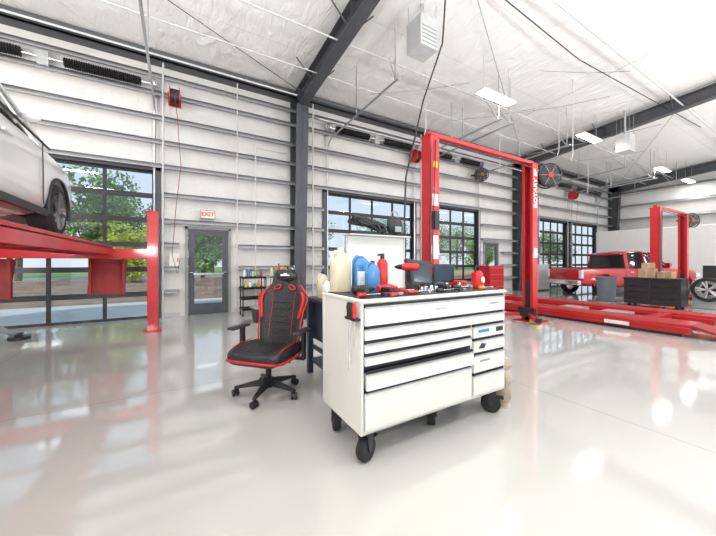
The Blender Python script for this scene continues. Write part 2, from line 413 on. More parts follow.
def ghsec(x,wb,wr,zb,zt):
    h=[(0,zb),(wb,zb),(wb*.97,zb+.05),(wr+(wb-wr)*.35,zb+(zt-zb)*.7),(wr,zt-.04),(wr*.85,zt),(0,zt+.02)]
    return [(x,a,b) for a,b in h]+[(x,-a,b) for a,b in reversed(h[1:-1])]
SUV=empty('suv_car',(-2.0,3.42,1.58),pi/2,label='silver-white compact SUV raised on red lift runways',cat='car')
g=G()
g.loft([section(*a) for a in [(-2.1,.66,.38,.80),(-2.0,.77,.28,.9),(-1.7,.82,.22,.97),(-1.0,.84,.18,.96),(0,.84,.17,.95),(.7,.84,.17,.945),(1.05,.84,.18,.94),(1.45,.845,.2,.92),(1.75,.84,.21,.89),(2.0,.80,.24,.84),(2.17,.72,.28,.76),(2.25,.58,.34,.66)]])
body=g.obj('car_body',[SILV],SUV,sub=2)
c=G()
for sx in (-1.3,1.3):
    for sy in (-1,1): c.cyl((sx,sy*.5,.3),(sx,sy*1.0,.3),.345,n=40)
boolcut(body,c)
G().loft([ghsec(*a) for a in [(-1.95,.62,.5,.9,1.0),(-1.6,.74,.58,.9,1.25),(-1.1,.79,.6,.9,1.38),(0,.81,.61,.9,1.43),(.3,.81,.59,.9,1.38),(.7,.80,.60,.88,1.18),(1.15,.74,.6,.86,.955)]]).obj('window_glass',GLASSD,SUV,sub=1)
G().loft([[(x,-w,z),(x,-w*.9,z+.03),(x,0,z+.045),(x,w*.9,z+.03),(x,w,z),(x,0,z-.02)] for x,w,z in [(-1.65,.60,1.24),(-1.1,.62,1.385),(-.4,.63,1.43),(.1,.62,1.42),(.34,.60,1.37)]]).obj('roof',SILV,SUV,sub=1)
for sy in (-1,1):
    G().tube([(.30,sy*.60,1.38),(.7,sy*.665,1.19),(1.16,sy*.76,.93)],.022,6).obj('pillar',SILV,SUV)
    G().tube([(-1.3,sy*.81,.945),(0,sy*.825,.94),(1.1,sy*.80,.935)],.012,6).obj('window_trim',BLACK,SUV)
    G().tube([(-.33,sy*.63,1.39),(-.33,sy*.80,.94)],.035,6).obj('pillar',BLACK,SUV)
    G().tube([(1.3+.35*math.cos(t),sy*.832,.3+.35*math.sin(t)) for t in [k*pi/14 for k in range(-1,16)]],.018,6).obj('wheel_arch_trim',BLACK,SUV)
    G().ell((1.98,sy*.70,.745),.15,.11,.045).obj('headlight',LENS,SUV)
    G().ell((.34,sy*.885,.99),.045,.07,.045).cyl((.36,sy*.78,.94),(.34,sy*.88,.98),.02).obj('side_mirror',SILV,SUV)
    G().box(-.88,.88,sy*.835-.012,sy*.835+.012,.19,.26).obj('sill_trim',BLACK,SUV)
    G().box(-.02,.14,sy*.845-.01,sy*.845+.012,.74,.765).obj('door_handle',SILV,SUV)
    for xx in (-.36,.80): G().tube([(xx,sy*.833,.93),(xx,sy*.838,.6),(xx,sy*.84,.3)],.005,6).obj('door_seam',BLACK,SUV)
    for sx in (-1.3,1.3): wheel(SUV,sx,sy*.735,.30,.30,.2,sy,ALLOY,5)
G().box(-1.9,1.95,-.6,.6,.19,.26).obj('underbody',BLACK,SUV)
G().box(2.15,2.26,-.35,.35,.38,.54).obj('grille',BLACK,SUV)

e=empty('jack_stand',(-2.3,7.3,0),.2,label='dark grey jack arm with round pad on floor',cat='jack')
G().cyl((0,0,0),(0,0,.05),.14).cyl((0,0,.05),(0,0,.12),.06).obj('foot_pad',BLACKM,e)
G().tube([(.05,0,.08),(-.15,-.03,.16),(-.6,-.08,.55)],.045,8).obj('support_arm',MGREY,e)

# ================================================================ TWO POST LIFTS
def two_post(X1,X2,Y,H,label,txt=True):
    e=empty('two_post_lift',((X1+X2)/2,Y,0),label=label,cat='vehicle lift')
    W=(X2-X1)/2
    for s in (-1,1):
        x=s*W
        g=G().box(x+s*.085-.015,x+s*.085+.015,-.11,.11,0,H).box(x-.09,x+.09,-.12,-.10,0,H).box(x-.09,x+.09,.10,.12,0,H)
        g.box(x-s*.09-.008,x-s*.09+.008,-.12,-.06,0,H).box(x-s*.09-.008,x-s*.09+.008,.06,.12,0,H)
        g.box(x-.11,x+.11,-.13,.13,H-.02,H)
        g.obj('column',RED,e,bevel=.004)
        G().box(x-.24,x+.24,-.26,.26,0,.02).obj('base_plate',RED,e)
        G().box(x-.075,x+.065,-.09,.09,.12,.9).box(x-s*.12-.05,x-s*.12+.05,-.18,.18,.1,.3).obj('carriage',BLACK,e)
        for k in (-1,1):
            g=G(); p=Vector((x-s*.2,k*.12,.15)); q=Vector((x-s*.75,k*.6,.13)) 
            g.cyl(p,q,.05,n=4); g.m(1).cyl(q,q+Vector((0,0,.08)),.06,n=16)
            g.obj('arm',[RED,BLACK],e)
        G().box(x-s*.26-.1,x-s*.26+.1,-.35,-.2,.02,.10).obj('arm_restraint',YEL,e)
    G().box(-W-.08,W+.08,-.045,.045,H,H+.07).obj('overhead_beam',RED,e,bevel=.004)
    G().cyl((-W,-.1,H-.1),(W,-.1,H-.1),.012,n=8).obj('shutoff_bar',BLACK,e)
    G().box(W+.12,W+.27,-.08,.08,1.5,1.85).cyl((W+.195,0,1.85),(W+.195,0,2.1),.07).box(W+.09,W+.13,-.1,.1,1.45,2.0).obj('power_unit',BLACK,e)
    g=G().tube([(-W-.11,-.12,.4),(-W-.14,-.14,1.5),(-W-.12,-.13,2.6),(-W-.07,-.1,H+.02)],.012,6)
    g.obj('hydraulic_hose',BLACK,e)
    G().tube([(-W-.07,-.15,.5),(-W-.09,-.16,1.8),(-W,-.14,H-.1)],.01,6).obj('hydraulic_hose',BLACK,e)
    if txt:
        M=Matrix.Translation((W,-.123,H-.55))@Matrix.Rotation(pi/2,4,'X')@Matrix.Rotation(pi/2,4,'Z')
        text('lettering','ROTARY SP',.165,M,WHITE,e,off=.004)
        G().box(-W-.065,-W+.065,-.126,-.121,1.35,1.75).obj('warning_label',WHITE,e)
        G().box(-W-.065,-W+.065,-.126,-.121,2.25,2.45).obj('warning_label',WHITE,e)
        G().box(-W-.07,-W+.03,-.19,-.121,1.85,2.15).obj('control_box',BLACK,e)
        G().box(-W-.05,-W+.05,-.126,-.121,2.9,3.0).obj('warning_label',YEL,e)
        G().box(W-.06,W+.06,-.126,-.121,1.4,1.6).obj('warning_label',WHITE,e)
    return e
two_post(3.74,6.73,3.9,3.46,'tall red two-post vehicle lift with overhead beam')
two_post(12.9,15.57,3.5,3.0,'red two-post vehicle lift beside red pickup truck',False)
L=empty('alignment_lift',(8.5,4,0),label='lowered red drive-on alignment lift runways on floor',cat='vehicle lift')
for x0 in (-1.0,.55):
    g=G().box(x0,x0+.6,-2.4,2.6,.17,.22).box(x0,x0+.03,-2.4,2.6,.05,.2).box(x0+.57,x0+.6,-2.4,2.6,.05,.2).box(x0-.05,x0+.0,-2.4,2.6,.15,.17)
    for k in range(9): g.box(x0+.03,x0+.57,-2.3+k*.6,-2.26+k*.6,.05,.17)
    g.obj('runway',RED,L,bevel=.004)
    G().prism([(-2.4,.22),(-2.4,.16),(-3.1,.0),(-3.1,.02)],'x',x0+.03,x0+.57).obj('approach_ramp',REDD,L)
    G().cyl((x0+.3,1.6,.22),(x0+.3,1.6,.245),.22,n=24).obj('turn_plate',STEEL,L)
    G().box(x0+.05,x0+.55,-2.2,.9,.22,.225).obj('slip_plate',REDD,L)
    G().box(x0+.02,x0+.58,-2.3,2.5,.0,.05).obj('base_frame',BLACKM,L)
G().box(-.4,.55,2.2,2.45,.06,.2).obj('cross_tube',RED,L)
G().box(-.4,.55,-1.8,-1.6,.06,.2).obj('cross_tube',RED,L)
for yy in (-1.6,1.2): G().box(-1.056,-1.050,yy,yy+.4,.08,.15).obj('warning_label',WHITE,L)
for k in range(2):
    G().box(.0+k*.02,.5+k*.02,-1.2+k*.9,-.7+k*.9,.0,.16).obj('floor_scissor_box',MGREY,L)

# ================================================================ PICKUP (bed toward the corner, hood toward the end wall)
T=empty('pickup_truck',(15.5,5.25,0),math.radians(156+180),label='bright red pickup truck with open bed parked inside',cat='truck')
T.scale=(.92,.92,.96)
g=G().loft([section(*a) for a in [(-2.78,.88,.55,1.06,0,.96),(-2.72,.94,.42,1.10,0,.96),(-1.0,.95,.36,1.10,0,.96),(.2,.95,.35,1.10,.0,.96),(1.2,.95,.35,1.12,.02,.94),(1.5,.95,.36,1.12,.03,.92),(2.2,.94,.38,1.07,.04,.9),(2.55,.91,.42,1.02,.03,.88),(2.72,.84,.48,.96,.02,.86),(2.80,.74,.5,.86,.0,.86)]])
body=g.obj('truck_body',CARRED,T)
c=G()
for sx in (-1.75,1.85):
    for sy in (-1,1): c.cyl((sx,sy*.6,.42),(sx,sy*1.1,.42),.47,n=32)
c.box(-2.66,-.78,-.8,.8,.6,1.5)
boolcut(body,c)
G().loft([ghsec(*a) for a in [(-.76,.88,.72,1.08,1.66),(-.62,.89,.75,1.08,1.74),(0,.89,.76,1.08,1.78),(.40,.89,.74,1.08,1.74),(1.35,.86,.74,1.06,1.14)]]).obj('window_glass',GLASSD,T)
G().loft([[(x,-w,z),(x,-w*.9,z+.04),(x,0,z+.06),(x,w*.9,z+.04),(x,w,z),(x,0,z-.02)] for x,w,z in [(-.8,.76,1.65),(-.6,.78,1.72),(0,.79,1.76),(.42,.77,1.72)]]).obj('cab_roof',CARRED,T)
for sy in (-1,1):
    for xx,wd in ((-.70,.07),(.12,.035)):
        G().prism([(sy*.91,1.08),(sy*.795,1.72),(sy*.755,1.72),(sy*.87,1.08)],'x',xx-wd,xx+wd).obj('pillar',CARRED,T)
    G().tube([(.40,sy*.77,1.73),(.9,sy*.82,1.43),(1.33,sy*.87,1.12)],.035,6).obj('pillar',CARRED,T)
    G().box(2.55,2.78,sy*.80-.08,sy*.80+.04,.74,.92).obj('headlight',LENS,T)
    G().box(1.0,1.1,sy*1.03-.09,sy*1.03+.09,1.16,1.32).obj('side_mirror',CARRED,T)
    G().box(-.75,1.25,sy*.96-.03,sy*.96+.03,.33,.39).obj('running_board',BLACK,T)
    for xa in (.25,-.6): G().box(xa,xa+.16,sy*.955-.01,sy*.955+.012,.94,.965).obj('door_handle',CHROME,T)
    G().box(-2.80,-2.70,sy*.87-.07,sy*.87+.06,.72,1.04).obj('tail_light',LENS,T)
    for xx in (-.78,.15,1.3): G().box(xx-.006,xx+.006,sy*.952-.004,sy*.952+.004,.45,1.06).obj('door_seam',BLACK,T)
    G().box(-2.72,-.78,sy*.86-.07,sy*.86+.07,1.10,1.125).obj('bed_rail_cap',BLACK,T)
    for sx in (-1.75,1.85):
        wheel(T,sx,sy*.83,.40,.40,.26,sy,CHROME,6)
        G().tube([(sx+.48*math.cos(t),sy*.95,.42+.48*math.sin(t)) for t in [k*pi/10 for k in range(0,11)]],.02,6).obj('wheel_arch_trim',CARRED,T)
G().box(2.72,2.88,-.88,.88,.44,.60).obj('front_bumper',CHROME,T,bevel=.02)
G().box(2.76,2.84,-.55,.55,.64,.9).obj('grille',BLACK,T)
G().box(-2.92,-2.76,-.9,.9,.46,.64).obj('rear_bumper',CHROME,T,bevel=.02)
G().box(-2.80,-2.77,-.15,.15,.86,.9).obj('tailgate_handle',BLACK,T)
e=empty('enclosed_trailer',(20.4,3.1,0),label='large plain white enclosed box trailer',cat='trailer')
G().box(-1.2,1.2,-4.5,4.5,.55,2.9).obj('trailer_box',WHITE,e,bevel=.05)
G().box(-1.22,1.22,-4.52,4.52,.5,.58).obj('bottom_rail',LGREY,e)
for s in (-1,1):
    for yy in (-.5,.5):
        wheel(e,s*1.0,yy,.36,.36,.2,1,STEEL).rotation_euler=(0,0,-s*pi/2)
    G().cyl((0,s*4.2,0),(0,s*4.2,.55),.05).obj('landing_leg',BLACKM,e)

# ================================================================ TOOL CHEST
K=empty('tool_chest',(1.70,1.91,0),label='off-white rolling tool chest with steel-lipped drawers, one ajar',cat='tool chest')
x0,x1=-.72,.72; yf,yb=-.285,.295
g=G().box(x0,x1,yf+.02,yb,.215,.24).box(x0,x0+.02,yf,yb,.215,1.04).box(x1-.02,x1,yf,yb,.215,1.04).box(x0,x1,yb-.02,yb,.215,1.04)
g.box(.285,.305,yf,yb,.24,.80).box(x0,x1,yf,yf+.02,.215,.235)
g.box(x0,x1,yf,yf+.02,1.033,1.045).box(x0+.02,x1-.02,yf+.10,yb-.02,.44,.45)
g.obj('chest_body',CREAM,K,bevel=.004)
G().box(x0-.01,x1+.01,yf-.015,yb+.01,1.04,1.062).obj('worktop',CREAM,K,bevel=.006)
G().box(x0+.03,x1-.03,yf+.03,yb-.03,1.062,1.068).obj('top_mat',BLACK,K)
def drawer(xa,xb,za,zb,out=0):
    d=empty('drawer',((xa+xb)/2,yf-out,za),parent=K)
    w=(xb-xa)/2-.003; h=zb-za
    g=G().box(-w,w,-.018,.004,0,h-.022)
    g.box(-w+.015,w-.015,0,.42,.0,.006).box(-w+.015,-w+.02,0,.42,0,h*.75).box(w-.02,w-.015,0,.42,0,h*.75)
    g.obj('drawer_front',CREAM,d,bevel=.003)
    g=G().box(-w,w,-.008,.004,h-.022,h-.002).m(1).box(-w,w,-.027,-.018,h-.024,h-.014)
    g.obj('handle',[BLACKM,STEEL],d,label='dark recessed pull with silver lip')
    if out:
        G().box(-w+.03,w-.03,.01,.40,.008,h*.55).obj('drawer_dark_fill',BLACK,d)  # black block makes the ajar drawer dark inside
    return d
drawer(-.70,.70,.898,1.033)
drawer(-.70,.70,.808,.895)
drawer(-.70,.285,.728,.804)
drawer(-.70,.285,.648,.725)
drawer(-.70,.285,.50,.622,.02)
drawer(-.70,.285,.24,.497)
G().box(-.70,.285,yf,yf+.01,.622,.645).obj('drawer_gap_shade',BLACK,K)  # black strip stands in for the shaded opening above the ajar drawer
drawer(.305,.70,.695,.804)
drawer(.305,.70,.58,.692)
drawer(.305,.70,.42,.577)
drawer(.305,.70,.24,.417)
G().box(.36,.49,yf-.0215,yf-.0185,.735,.758).obj('blue_sticker',BLUE,K,label='blue brand sticker')
G().box(.58,.67,yf-.0215,yf-.0185,.725,.762).obj('sticker',BLACK,K)
G().prism([(.36,.61),(.40,.65),(.45,.64),(.43,.605)],'y',yf-.0215,yf-.0185).obj('sticker',BLUED,K)
G().box(.38,.50,yf-.0215,yf-.0185,.50,.515).obj('sticker',MGREY,K)
G().box(.5,.62,yf-.0205,yf-.0185,.955,.97).obj('name_plate',STEEL,K)
G().box(-.1,.0,yf-.0205,yf-.0185,.955,.97).obj('name_plate',STEEL,K)
def caster(parent,x,y,a,brake=True,r=.08,H=.215):
    c=empty('caster',(x,y,0),a,parent=parent)
    G().lathe([(.02,-.028),(r*.9,-.030),(r,-.018),(r,.018),(r*.9,.030),(.02,.028)],(0,0,r),'y',28).obj('caster_wheel',RUB,c)
    g=G().box(-.05,.05,-.045,.045,H-.012,H).cyl((0,0,H-.04),(0,0,H-.01),.035)
    for s in (-1,1): g.prism([(-.012,r-.015),(.016,r-.015),(.04,H-.03),(-.035,H-.03)],'y',s*.037-.003,s*.037+.003)
    g.box(-.04,.04,-.038,.038,H-.035,H-.027).cyl((0,-.041,r),(0,.041,r),.012)
    if brake: g.box(.03,.10,-.03,.03,r+.05,r+.058)
    g.obj('caster_fork',BLACKM,c)
caster(K,-.64,-.21,.4); caster(K,.64,-.21,-.9); caster(K,-.64,.22,1.2); caster(K,.64,.22,.2); caster(K,0.05,-.10,.8); caster(K,.05,.2,2.2)
G().box(.05,.55,-.1,.2,.19,.215).obj('under_tray',BLACKM,K)
for k,(yy,l,m_) in enumerate([(1.66,.17,REDP),(1.70,.3,BLACK),(1.735,.34,BLACK)]):
    t=empty('screwdriver',(.95,yy,.94-l),label='long screwdriver hung on chest side, %s handle'%('red' if m_ is REDP else 'black'),cat='screwdriver')
    G().cyl((0,0,0),(0,0,l),.004,n=8).obj('shaft',CHROME,t); G().lathe([(.006,l),(.013,l+.01),(.011,l+.03),(.015,l+.07),(.008,l+.1)],n=12).obj('handle',m_,t)
e=empty('tool_holder_rack',(.975,1.70,.93),label='black magnetic tool holder on side of chest',cat='tool rack')
G().box(-.035,.004,-.07,.07,0,.015).obj('rack_bar',BLACK,e)

Z=1.07
def jug(x,y,z,h,w,m,cap,label,rz=.5,lab=True):
    e=empty('fluid_jug',(x,y,z),rz,label=label,cat='jug')
    g=G(); d=w*.62
    def ring(s,zz,n=20):
        return [(w/2*s*math.copysign(abs(math.cos(2*pi*k/n))**.6,math.cos(2*pi*k/n)),d/2*s*math.copysign(abs(math.sin(2*pi*k/n))**.6,math.sin(2*pi*k/n)),zz) for k in range(n)]
    g.loft([ring(.9,0),ring(1,.015),ring(1,h*.62),ring(.93,h*.72),ring(.5,h*.86),ring(.27,h*.9),ring(.27,h*.94)])
    g.obj('jug_body',m,e)
    G().cyl((0,0,h*.92),(0,0,h),w*.15,n=16).obj('cap',cap,e)
    G().tube([(-w*.1,0,h*.9),(-w*.3,0,h*.92),(-w*.46,0,h*.8),(-w*.46,0,h*.55)],.012,8).obj('handle',m,e)
    if lab: G().box(-w*.36,w*.36,-d/2-.002,-d/2+.004,h*.15,h*.52).obj('label_patch',WHITE,e)
jug(1.09,2.12,Z,.34,.17,AMB,WHITE,'translucent cream fluid jug with white cap',.2,False)
jug(1.28,2.12,Z,.30,.15,BLUE,WHITE,'blue washer fluid jug with white cap',-.1)
jug(1.29,1.97,Z,.24,.12,BLUE,BLUED,'blue fluid jug with dark cap',.1,False)
e=empty('spray_can',(1.46,2.08,Z),label='tall red pressurised spray canister',cat='canister')
G().lathe([(.042,0),(.045,.01),(.045,.22),(.03,.25),(.02,.255)],n=20).obj('can_body',REDP,e); G().cyl((0,0,.255),(0,0,.30),.018).box(-.045,.01,-.008,.008,.28,.298).obj('nozzle',BLACK,e)
e=empty('scan_tablet',(1.86,2.08,Z),.1,label='black rugged diagnostic tablet propped upright',cat='tablet')
R=Matrix.Rotation(-.3,4,'X')@Matrix.Rotation(.12,4,'Y')
G().box(-.15,.15,-.02,.02,.015,.25,R).obj('tablet_case',BLACK,e,bevel=.01)
G().box(-.12,.12,-.026,-.02,.045,.22,R).obj('screen',SCREEN,e)
G().cyl((0,.03,.15),(0,.07,0.01),.01,n=8).obj('stand',MGREY,e)
def drill(x,y,z,rz,label,m,k=1.0):
    e=empty('cordless_drill',(x,y,z),rz,label=label,cat='drill')
    G().box(-.055*k,.045*k,-.034*k,.034*k,0,.05*k).obj('battery',BLACK,e,bevel=.006)
    G().tube([(0,0,.045*k),(.006*k,0,.10*k),(.014*k,0,.155*k)],.019*k,10).obj('grip',BLACK,e)
    G().lathe([(.018*k,-.075*k),(.028*k,-.06*k),(.031*k,.03*k),(.024*k,.055*k)],(.02*k,0,.18*k),'x',16).obj('motor_housing',m,e)
    G().lathe([(.022*k,.055*k),(.02*k,.08*k),(.012*k,.105*k),(.004*k,.12*k)],(.02*k,0,.18*k),'x',12).obj('chuck',BLACKM,e)
drill(1.65,1.93,Z,2.3,'red and black cordless drill standing on its battery',REDP,1.05)
e=empty('monitor',(2.16,2.08,Z),-.3,label='small dark monitor with grey back stand',cat='monitor')
G().box(-.11,.11,-.015,.015,.04,.21).obj('monitor_case',BLACKM,e,bevel=.006); G().box(-.1,.1,-.018,-.014,.055,.195).obj('screen',SCREEN,e); G().box(-.06,.06,-.05,.05,0,.01).cyl((0,.01,0),(0,.01,.1),.012).obj('stand',LGREY,e)
e=empty('work_lamp',(2.33,1.83,Z),.3,label='red portable work light with wire handle',cat='lamp')
G().lathe([(.05,0),(.055,.02),(.05,.13),(.03,.15)],n=18).obj('lamp_body',REDP,e); G().torus((0,0,.15),'y',.045,.006,20,6).obj('handle',BLACK,e); G().cyl((0,-.056,.07),(0,-.045,.07),.03).obj('lens',LENS,e)
def handtool(kind,x,y,rz,m,l,label):
    e=empty(kind,(x,y,Z),rz,label=label,cat=kind.replace('_',' '))
    if kind=='ratchet':
        G().cyl((0,0,.014),(l*.55,0,.014),.006,n=8).cyl((l*.6,0,.0),(l*.6,0,.03),.018).obj('shaft',CHROME,e); G().cyl((-l*.45,0,.016),(0,0,.014),.015,.012,n=12).obj('handle',m,e)
    elif kind=='screwdriver':
        G().cyl((0,0,.015),(l*.6,0,.015),.004,n=8).obj('shaft',CHROME,e); G().lathe([(.008,-l*.4),(.016,-l*.37),(.013,-l*.15),(.015,-.02),(.006,0)],(0,0,.016),'x',12).obj('handle',m,e)
    elif kind=='pliers':
        for s in (-1,1):
            G().tube([(-l*.6,s*.035,.012),(-l*.3,s*.028,.012),(0,0,.012)],.009,8).obj('handle',m,e)
        G().prism([(0,-.014),(l*.3,-.004),(l*.3,.004),(0,.014)],'z',.003,.02).obj('jaw',STEEL,e)
    elif kind=='impact_wrench':
        G().lathe([(.02,-.08),(.03,-.065),(.032,.04),(.018,.08),(.01,.11)],(0,0,.034),'x',16).obj('housing',m,e); G().box(-.075,-.035,-.13,-.02,.01,.05).obj('grip',BLACK,e,bevel=.008)
for it in [('screwdriver',1.07,1.70,.0,REDP,.18,'red handled screwdriver lying on chest'),('impact_wrench',1.13,1.86,.1,BLACK,.2,'black impact wrench on chest'),
('pliers',1.31,1.68,.1,REDP,.16,'red handled pliers lying on chest'),('impact_wrench',1.34,1.86,.1,REDP,.2,'red air wrench lying on chest'),('ratchet',1.50,1.70,.1,REDP,.22,'red gripped ratchet lying on chest'),
('screwdriver',1.76,1.69,.1,BLACK,.2,'black handled screwdriver lying on chest'),('impact_wrench',1.90,1.88,.2,BLACK,.2,'black compact air tool on chest'),('pliers',1.97,1.69,.1,BLACK,.15,'black handled pliers lying on chest'),
('ratchet',2.12,1.84,-.1,BLACK,.2,'black gripped ratchet lying on chest'),('screwdriver',2.25,1.69,.1,ORG,.2,'orange handled screwdriver lying on chest'),('pliers',1.50,1.95,.1,BLUE,.12,'blue handled pliers lying on chest'),('screwdriver',1.50,1.83,.0,REDP,.14,'red handled screwdriver lying on chest')]: handtool(*it)
for k,(x,y,r,h) in enumerate([(1.62,1.78,.014,.04),(1.67,1.79,.016,.045),(1.72,1.78,.018,.05),(1.78,1.79,.016,.04),(2.04,1.93,.02,.05),(2.22,1.94,.018,.045)]):
    e=empty('socket',(x,y,Z),label='small chrome wrench socket standing on chest',cat='socket',group='sockets on the tool chest')
    G().lathe([(r,0),(r,h*.5),(r*.85,h*.6),(r*.85,h),(r*.5,h),(r*.5,h*.6)],n=14).obj('socket_shell',CHROME,e)
e=empty('tape_roll',(1.22,1.70,Z),label='black electrical tape roll lying on chest',cat='tape'); G().lathe([(.022,0),(.035,0),(.035,.02),(.022,.02),(.022,0)],n=24,cap=False).obj('tape_ring',BLACK,e)
e=empty('socket_case',(2.36,2.08,Z),.1,label='red plastic socket case on chest',cat='case'); G().box(-.05,.05,-.07,.07,0,.05).obj('case_shell',REDP,e,bevel=.006); G().box(-.02,.02,-.08,-.07,.02,.03).obj('latch',BLACK,e)
g=G(); random.seed(5); rings=[]
for k in range(10):
    zz=k*.048; r0=.062+random.uniform(-.010,.010)
    rings.append([((r0+random.uniform(-.008,.008))*math.cos(a),(r0*1.5+random.uniform(-.01,.01))*math.sin(a),zz) for a in [2*pi*q/14 for q in range(14)]])
g.T=Matrix.Translation((2.535,1.74,0)); g.loft(rings); g.obj('paper_sack',BEIGE,label='crumpled beige paper sack beside tool chest',cat='sack')

# ================================================================ GAMING CHAIR
H=empty('gaming_chair',(.77,3.05,0),math.radians(-138),label='black and red racing-style gaming swivel chair',cat='office chair')
g=G()
for k in range(5):
    a=2*pi*k/5+.18; u=Vector((math.cos(a),math.sin(a),0))
    v=Vector((-u.y,u.x,0))
    rr=[]
    for t,wd,za,zb in ((.03,.035,.09,.15),(.17,.028,.085,.125),(.32,.018,.075,.095)):
        c=u*t; rr.append([tuple(c+v*wd+Vector((0,0,za))),tuple(c-v*wd+Vector((0,0,za))),tuple(c-v*wd*.7+Vector((0,0,zb))),tuple(c+v*wd*.7+Vector((0,0,zb)))])
    g.loft(rr)
g.cyl((0,0,.07),(0,0,.16),.05)
g.obj('star_base',BLACK,H,bevel=.004)
for k in range(5):
    a=2*pi*k/5+.18; c=empty('caster',(.31*math.cos(a),.31*math.sin(a),0),a+1.2+k,parent=H)
    G().cyl((0,-.028,.032),(0,-.008,.032),.032,n=20).cyl((0,.008,.032),(0,.028,.032),.032,n=20).obj('caster_wheel',BLACK,c)
    G().cyl((0,0,.03),(0,0,.09),.01,n=8).prism([(-.032,.035),(.0,.067),(.028,.05),(.02,.03)],'y',-.03,.03).obj('caster_hood',BLACK,c)
G().cyl((0,0,.14),(0,0,.30),.028).cyl((0,0,.28),(0,0,.36),.018).obj('gas_cylinder',BLACKM,H)
G().box(-.12,.12,-.1,.1,.335,.365).tube([(.02,.1,.35),(.03,.26,.34)],.008,6).obj('tilt_mechanism',BLACKM,H)
def seatring(x,w,zb,zt,bol):
    n=11; top=[]
    for k in range(n):
        u=-1+2*k/(n-1); dip=-.008 if (k in (2,8)) else 0
        top.append((x,w*u,zt+bol*abs(u)**3-(.03 if abs(u)>.95 else 0)+dip))
    bot=[(x,w*u*.92,zb) for u in (1,.5,0,-.5,-1)]
    return top+bot
G().loft([seatring(*a) for a in [(-.24,.2,.35,.455,.03),(-.18,.27,.34,.465,.06),(0,.30,.34,.465,.065),(.15,.30,.34,.47,.055),(.27,.285,.345,.465,.03),(.31,.25,.36,.445,.01)]]).obj('seat_cushion',LEA,H,sub=2)
for s in (-1,1):
    G().tube([(-.2,s*.255,.385),(-.05,s*.295,.385),(.12,s*.299,.385),(.22,s*.287,.385),(.285,s*.255,.39)],.012,8).obj('red_piping',REDP,H,label='red edge piping')
    G().tube([(-.1,s*.255,.508),(.1,s*.26,.505),(.2,s*.255,.485),(.295,s*.23,.44)],.005,8).obj('red_piping',REDP,H,label='red seam piping')
G().tube([(.285,-.255,.39),(.312,-.15,.395),(.32,0,.397),(.312,.15,.395),(.285,.255,.39)],.012,8).obj('red_piping',REDP,H)
for k in range(6):
    xx=-.08+k*.06; G().tube([(xx,-.15,.475),(xx,0,.466),(xx,.15,.475)],.0035,5).obj('quilt_seam',BLACKM,H)
BT=Matrix.Translation((-.22,0,.40))@Matrix.Rotation(math.radians(-13),4,'Y')
prof=[(0,.20),(.06,.235),(.16,.255),(.28,.255),(.38,.27),(.48,.30),(.55,.295),(.61,.225),(.66,.185),(.74,.18),(.80,.16),(.835,.12)]
def backring(z,w):
    n=11; f=[]
    bol=.06*max(0,min(1,(z+.05)/.1))*(1 if z<.58 else .45)
    for k in range(n):
        u=-1+2*k/(n-1); f.append((.045+bol*abs(u)**2.5-(.025 if abs(u)>.95 else 0),w*u,z))
    b=[(-.035,w*u*.9,z) for u in (1,.5,0,-.5,-1)]
    return f+b
g=G(); g.T=BT; g.loft([backring(z,w) for z,w in prof]); g.obj('backrest',LEA,H,sub=2)
def bolx(z): return .045+.06*(1 if z<.58 else .45)
for s in (-1,1):
    g=G(); g.T=BT
    g.tube([(bolx(z)-.025,s*(w-.006),z) for z,w in prof[1:-3]],.008,8); g.obj('red_piping',REDP,H,label='red edge piping')
    g=G(); g.T=BT
    rr=[]
    for z,w in [(.28,.252),(.38,.27),(.46,.292),(.54,.288),(.585,.25)]:
        rr.append([(.088,s*(w-.065),z),(.106,s*(w-.04),z),(.104,s*(w-.012),z),(.06,s*(w-.03),z)])
    g.loft(rr); g.obj('side_bolster',REDP,H,label='red shoulder bolster panel',sub=1)
    g=G(); g.T=BT; g.tube([(.056,s*.13,z) for z in (.05,.2,.35,.5)]+[(.062,s*.14,.57)],.003,6); g.obj('seam_line',REDP,H,label='thin red stitched seam')
    g=G(); g.T=BT@Matrix.Translation((.062,s*.085,.63))@Matrix.Rotation(s*-.35,4,'X')
    g.torus((0,0,0),'x',.042,.007,20,8,.55); g.m(1).lathe([(.036,-.004),(.036,.003)],(0,0,0),'x',16)
    g.obj('belt_slot',[REDP,BLACK],H)
for k in range(6):
    g=G(); g.T=BT; zz=.12+k*.07; g.tube([(.057,-.12,zz),(.050,0,zz),(.057,.12,zz)],.0035,5); g.obj('quilt_seam',BLACKM,H)
g=G(); g.T=BT; g.ell((.06,0,.755),.026,.12,.055); g.obj('head_cushion',LEA,H)
g=G(); g.T=BT; g.box(.084,.089,-.055,.055,.750,.764).box(.084,.089,-.02,.02,.762,.780); g.obj('embroidered_logo',WHITE,H)
for s in (-1,1):
    G().box(-.09,-.03,s*.30-.04,s*.30+.06,.35,.37).box(-.09,-.03,s*.355-.015,s*.355+.015,.35,.62).obj('armrest_post',BLACKM,H,bevel=.004)
    G().box(-.15,.12,s*.36-.045,s*.36+.045,.62,.65).obj('armrest_pad',BLACK,H,bevel=.015)
    G().box(-.26,-.18,s*.23-.015,s*.23+.015,.36,.48).obj('recline_bracket',BLACKM,H)

